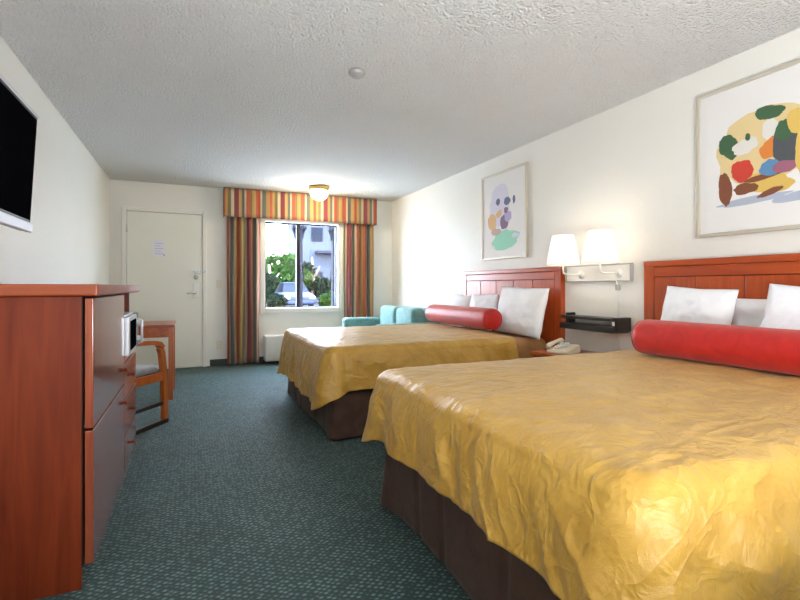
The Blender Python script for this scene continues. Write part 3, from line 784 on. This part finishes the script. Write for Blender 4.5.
for s in (-1, 1):
    y = s*.24
    bm = BM(); curved_bar(bm, [(.262, y, .035), (.255, y, .20), (.245, y, .42), (.225, y, .56), (.205, y, .605)], .038, .042); lo('leg', bm, M['wood_chair'])
    bm = BM(); curved_bar(bm, [(-.25, y, .035), (-.24, y, .25), (-.235, y, .45), (-.26, y, .65), (-.30, y, .86)], .036, .04); lo('leg', bm, M['wood_chair'])
    bm = BM(); curved_bar(bm, [(-.26, y, .655), (-.15, y, .665), (0, y, .66), (.12, y, .652), (.19, y, .638), (.222, y, .605)], .055, .032); lo('armrest', bm, M['wood_chair'], smooth=False)
    bm = BM(); bx(bm, -.215, .225, y-.012, y+.012, .345, .41, .004); lo('side_rail', bm, M['wood_chair'])
    bm = BM(); bx(bm, -.222, .235, y-.010, y+.010, .150, .178, .003); lo('stretcher', bm, M['darkwood'])
    bm = BM(); bx(bm, -.29, .285, y-.019, y+.019, .0, .034, .006); lo('floor_runner', bm, M['darkwood'])
bm = BM(); bx(bm, .215, .239, -.22, .22, .345, .41, .004); lo('front_rail', bm, M['wood_chair'])
bm = BM(); bx(bm, -.235, -.213, -.22, .22, .345, .41, .004); lo('rear_rail', bm, M['wood_chair'])
bm = BM(); bx(bm, -.20, .232, -.215, .215, .405, .465, .024, seg=4); lo('seat_pad', bm, M['grey_pad'], smooth=True)
bm = BM(); curved_bar(bm, [(-.225, 0, .50), (-.24, 0, .62), (-.27, 0, .80)], .42, .04); lo('back_pad', bm, M['grey_pad'])
bm = BM(); bx(bm, -.315, -.278, -.22, .22, .80, .86, .01); lo('top_rail', bm, M['wood_chair'])

# ------------------------------------------------------------ ceiling things
t = thing('ceiling_light', 'round glowing ceiling light with brass rim in front of the valance', 'ceiling light', (1.58, 6.30, 2.26))
c = (1.58, 6.30, 0)
bm = BM(); lathe(bm, [(0, 2.439), (.135, 2.439), (.138, 2.415), (.125, 2.395), (0, 2.395)], c, 40); obj('brass_rim', bm, M['brass'], t)
bm = BM(); lathe(bm, [(.105, 2.395), (.122, 2.36), (.122, 2.33), (.105, 2.295), (.07, 2.27), (.03, 2.26), (0, 2.258)], c, 40); obj('glass_globe', bm, M['globe'], t)
bm = BM(); lathe(bm, [(.012, 2.26), (.010, 2.245), (0, 2.24)], c, 14); obj('finial', bm, M['brass'], t)
c = at(357, 75, Y=2.83); k = 1
t = thing('smoke_detector', 'small round smoke detector on the textured ceiling', 'smoke detector', (.95, 2.83, HC-.04))
bm = BM(); lathe(bm, [(0, HC-.001), (.052, HC-.001), (.054, HC-.014), (.046, HC-.028), (.034, HC-.036), (0, HC-.038)], (.95, 2.83, 0), 30); obj('casing', bm, M['greyedge'], t)
bm = BM()
lathe(bm, [(.028, HC-.0365), (.028, HC-.041), (.012, HC-.043), (0, HC-.043)], (.95, 2.83, 0), 24); obj('vent_ring', bm, M['greyedge'], t)
# unseen fixture added on the ceiling behind the camera for the fill light
t = thing('ceiling_light', 'flat white tray added for the fill light at the end away from the window', 'ceiling light', (1.0, -1.2, 2.36))
bm = BM(); bx(bm, .2, 1.8, -1.5, -.9, 2.40, 2.439, .005); obj('tray', bm, M['white_plastic'], t)

# ------------------------------------------------------------ outside
M['asphalt'] = plain('asphalt', (.02, .02, .024), .9, spec=.05, bump=.3, bscale=20)
M['bark'] = plain('bark', (.10, .07, .045), .9, bump=.5, bscale=15)
def leafmat(n, a, b):
    m, nt, bs = new_mat(n); g = nt.nodes.new('ShaderNodeObjectInfo'); tc = nt.nodes.new('ShaderNodeTexCoord')
    nn = nt.nodes.new('ShaderNodeTexNoise'); nn.inputs['Scale'].default_value = 1.6; L(nt, tc.outputs['Object'], nn.inputs['Vector'])
    r = ramp(nt, [(.35, a), (.65, b)]); L(nt, nn.outputs['Fac'], r.inputs['Fac']); L(nt, r.outputs['Color'], bs.inputs['Base Color']); bs.inputs['Roughness'].default_value = .8; bs.inputs['Specular IOR Level'].default_value = .05
    return m
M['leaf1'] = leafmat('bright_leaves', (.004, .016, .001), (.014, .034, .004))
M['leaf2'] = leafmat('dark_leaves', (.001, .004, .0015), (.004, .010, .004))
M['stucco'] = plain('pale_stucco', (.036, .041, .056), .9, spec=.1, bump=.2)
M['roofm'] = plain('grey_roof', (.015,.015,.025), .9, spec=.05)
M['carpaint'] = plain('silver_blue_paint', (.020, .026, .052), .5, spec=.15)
M['tyre'] = plain('tyre_rubber', (.02, .02, .02), .8)
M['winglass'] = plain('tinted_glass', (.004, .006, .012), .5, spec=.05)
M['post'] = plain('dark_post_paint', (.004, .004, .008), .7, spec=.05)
bm = BM(); bx(bm, -40, 60, YB+.21, 70, -.25, -.12); o = struct('ground', bm, M['asphalt'])
M['bounce_surface'] = plain('pale_bounce_surface', (.62, .61, .58), .9, bump=.1, bscale=12)
bm = BM(); bx(bm, -12, 22, YB+.21, 20, -.119, -.09); struct('added_bounce_slab', bm, M['bounce_surface'])  # unseen slab added to bounce daylight up onto the ceiling
# porch post with bracket and second post
def porch_post(x, y, w, label, top):
    t = thing('porch_post', label, 'post', (x, y, -.12), 0, 'posts outside the window')
    bm = BM(); bx(bm, x-w/2, x+w/2, y-w/2, y+w/2, -.12, top, .008); obj('shaft', bm, M['post'], t)
    bm = BM(); bx(bm, x-w*.75, x+w*.75, y-w*.75, y+w*.75, -.12, .1, .01); obj('base', bm, M['post'], t)
    bm = BM()
    for s in (-1, 1): tube(bm, [(x+s*w*.4, y, top-.22), (x+s*w*.6, y, top-.12), (x+s*w*.9, y, top-.02)], .03, 8)
    bx(bm, x-w*1.1, x+w*1.1, y-w*.6, y+w*.6, top-.03, top+.06, .01); obj('bracket', bm, M['post'], t)
a = at(299, 287, Y=9.6); porch_post(a.x, 9.6, .13, 'dark porch post outside behind the middle of the window', 2.28)
a = at(335, 287, Y=9.6); porch_post(a.x, 9.6, .13, 'dark porch post outside at the right edge of the window', 2.28)
def leaves(bm, c, R, n, size, rnd, mi=0):
    for k in range(n):
        v = Vector((rnd.gauss(0, 1), rnd.gauss(0, 1), rnd.gauss(0, 1))).normalized()*rnd.uniform(.55, 1.0)
        p = Vector(c)+Vector((v.x*R[0], v.y*R[1], v.z*R[2]))
        a = Vector((rnd.gauss(0, 1), rnd.gauss(0, 1), rnd.gauss(0, 1))).normalized(); b = a.cross(Vector((rnd.gauss(0, 1), rnd.gauss(0, 1), .1))).normalized()
        s = size*rnd.uniform(.6, 1.3)
        q = [p-a*s, p+b*s*.45, p+a*s, p-b*s*.45]
        f = bm.faces.new([bm.verts.new(x) for x in q]); f.material_index = mi
def tree(px, Y, h, clumps, mat, label, seed, size=.22):
    rnd = random.Random(seed); g = at(px, 287, Y=Y); g.z = -.12
    t = thing('tree', label, 'tree', g, 0, 'trees outside the window')
    bm = BM(); tube(bm, [g, g+Vector((.1, 0, h*.4)), g+Vector((0, 0, h*.75))], [.16, .12, .06], 10)
    for s in (-1, 1): tube(bm, [g+Vector((.08, 0, h*.35)), g+Vector((s*.6, .1, h*.6))], [.08, .04], 8)
    obj('trunk', bm, M['bark'], t)
    bm = BM()
    for dx, dz, r in clumps: leaves(bm, (g.x+dx, Y+rnd.uniform(-.6, .6), dz), (r, r, r*.8), int(900*r*r), size, rnd)
    obj('foliage', bm, mat, t)
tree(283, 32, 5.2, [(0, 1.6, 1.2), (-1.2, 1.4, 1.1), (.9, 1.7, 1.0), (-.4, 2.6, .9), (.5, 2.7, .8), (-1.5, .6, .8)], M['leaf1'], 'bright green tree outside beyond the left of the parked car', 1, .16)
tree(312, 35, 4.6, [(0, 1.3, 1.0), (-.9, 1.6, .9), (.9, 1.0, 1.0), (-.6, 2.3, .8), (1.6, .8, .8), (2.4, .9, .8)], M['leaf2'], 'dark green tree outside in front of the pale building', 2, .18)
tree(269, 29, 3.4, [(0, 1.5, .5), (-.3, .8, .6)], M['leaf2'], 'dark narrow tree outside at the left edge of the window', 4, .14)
# hedge
for px, lab, sd in ((328, 'clipped green bush outside right of the parked car', 5), (277, 'low dark bush outside left of the parked car', 6)):
    g = at(px, 287, Y=24.5); g.z = -.12
    t = thing('bush', lab, 'bush', g, 0, 'bushes outside the window')
    rnd = random.Random(sd); bm = BM(); leaves(bm, (g.x, g.y, .33), (.55, .5, .42), 900, .10, rnd); obj('foliage', bm, M['leaf1'] if sd == 5 else M['leaf2'], t)
    bm = BM(); tube(bm, [g, g+Vector((0, 0, .4))], .05, 8); obj('stem', bm, M['bark'], t)
# building
a = at(303, 287, Y=40); b = at(352, 287, Y=40)
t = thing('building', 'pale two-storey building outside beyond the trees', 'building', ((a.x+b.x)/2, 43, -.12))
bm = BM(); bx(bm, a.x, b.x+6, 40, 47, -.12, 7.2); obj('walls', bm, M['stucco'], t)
bm = BM(); bx(bm, a.x-.5, b.x+6.5, 39.4, 47.5, 7.2, 7.6, .05); obj('roof', bm, M['roofm'], t)
bm = BM(); bx(bm, a.x+1.0, b.x+6, 38.9, 40, 3.9, 4.15, .03); obj('balcony', bm, M['roofm'], t)
for k in range(3):
    for zz in (1.2, 5.0):
        x = a.x+.7+k*1.7
        bm = BM(); bx(bm, x, x+1.0, 39.93, 40.02, zz, zz+1.2); wf = obj('window', bm, M['roofm'], t)
        bm = BM(); bx(bm, x+.07, x+.93, 39.90, 39.935, zz+.07, zz+1.13); obj('pane', bm, M['winglass'], wf)
# parked car seen from its front
g = at(300, 287, Y=26); cx, cy = g.x, 26
t = thing('car', 'silver blue car parked outside beyond the window', 'car', (cx, cy+2, -.12))
def loft(prof, hw, bm):
    """prof: (y, z) side outline, hw(z) half width"""
    A = [bm.verts.new((cx-hw(z), cy+y, z)) for y, z in prof]; B_ = [bm.verts.new((cx+hw(z), cy+y, z)) for y, z in prof]
    n = len(prof)
    for i in range(n): bm.faces.new((A[i], A[(i+1) % n], B_[(i+1) % n], B_[i]))
    bm.faces.new(A[::-1]); bm.faces.new(B_)
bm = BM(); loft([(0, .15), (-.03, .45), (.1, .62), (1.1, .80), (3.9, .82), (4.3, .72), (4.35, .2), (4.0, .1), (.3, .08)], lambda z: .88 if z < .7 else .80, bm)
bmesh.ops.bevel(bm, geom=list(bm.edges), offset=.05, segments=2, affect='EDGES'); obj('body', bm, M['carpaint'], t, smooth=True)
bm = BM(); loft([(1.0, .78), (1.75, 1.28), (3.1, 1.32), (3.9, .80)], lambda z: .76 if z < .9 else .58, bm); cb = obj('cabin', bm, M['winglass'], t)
bm = BM(); bx(bm, cx-.58, cx+.58, cy+1.75, cy+3.1, 1.27, 1.35, .03); obj('roof_panel', bm, M['carpaint'], t)
M['headlamp'] = plain('headlamp_lens', (.8, .82, .85), .1)
for s in (-1, 1):
    bm = BM(); bx(bm, cx+s*.68-.15, cx+s*.68+.15, cy-.04, cy+.1, .42, .56, .03); obj('headlight', bm, M['headlamp'], t)
    for y in (.85, 3.45):
        bm = BM(); lathe(bm, [(0, -.11), (.31, -.11), (.33, -.06), (.33, .06), (.31, .11), (0, .11)], (cx+s*.80, cy+y, .21), 28, 'X'); wh = obj('wheel', bm, M['tyre'], t)
        bm = BM(); lathe(bm, [(0, s*.03), (.2, s*.02), (.21, 0)], (cx+s*.91, cy+y, .21), 20, 'X'); obj('hubcap', bm, M['metal'], wh)
bm = BM(); bx(bm, cx-.42, cx+.42, cy-.045, cy+.05, .40, .54, .02); obj('grille', bm, M['tyre'], t)
bm = BM(); bx(bm, cx-.8, cx+.8, cy-.07, cy+.05, .14, .32, .04); obj('bumper', bm, M['carpaint'], t)

# ------------------------------------------------------------ light
def light(kind, name, loc, power, col, size=.1, rot=None, sy=None):
    d = bpy.data.lights.new(name, kind); d.energy = power; d.color = col
    if kind == 'AREA':
        d.size = size
        if sy: d.shape = 'RECTANGLE'; d.size_y = sy
    elif kind == 'POINT': d.shadow_soft_size = size
    elif kind == 'SUN': d.angle = size
    o = bpy.data.objects.new(name, d); COL.objects.link(o); o.location = loc
    if rot: o.rotation_euler = rot
    return o
for y in (2.54, 2.91): light('POINT', 'lamp_bulb_light', (2.70, y, 1.43), .75, (1, .86, .68), .04)
light('POINT', 'ceiling_globe_light', (1.58, 6.30, 2.20), 20, (1, .82, .55), .10)
light('AREA', 'added_fill_light', (1.0, -1.2, 2.37), 8, (1, .98, .97), 1.5, (math.radians(52), 0, math.radians(8)), .9)  # fill light added behind the camera to brighten the room
light('AREA', 'added_ceiling_uplight', (.7, -.5, .8), 76, (.96, .98, 1), 1.6, (math.radians(160), 0, math.radians(6)), .9)  # unseen upward light added to brighten the ceiling
light('SUN', 'sun', (0, 0, 20), 5.0, (1, .96, .9), .03, (math.radians(48), 0, math.radians(30)))
w = bpy.data.worlds.new('World'); S.world = w; w.use_nodes = True; nt = w.node_tree
bg = nt.nodes['Background']; bg.inputs['Strength'].default_value = 25
tc = nt.nodes.new('ShaderNodeTexCoord'); sp = nt.nodes.new('ShaderNodeSeparateXYZ'); L(nt, tc.outputs['Generated'], sp.inputs['Vector'])
r = ramp(nt, [(.0, (.88, .93, 1)), (.6, (.62, .78, 1))]); L(nt, sp.outputs['Z'], r.inputs['Fac']); L(nt, r.outputs['Color'], bg.inputs['Color'])

# ------------------------------------------------------------ camera
cd = bpy.data.cameras.new('camera'); cam = bpy.data.objects.new('camera', cd); COL.objects.link(cam)
cd.sensor_width = 36; cd.lens = F/800*36; cd.shift_y = -13/800; cd.clip_start = .05; cd.clip_end = 300
cam.location = (0, 0, EYE); cam.rotation_euler = (PI/2, 0, -YAW); S.camera = cam
S.view_settings.view_transform = 'Standard'; S.view_settings.look = 'None'; S.view_settings.exposure = 0.78; S.view_settings.gamma = 1
S.view_settings.use_curve_mapping = False
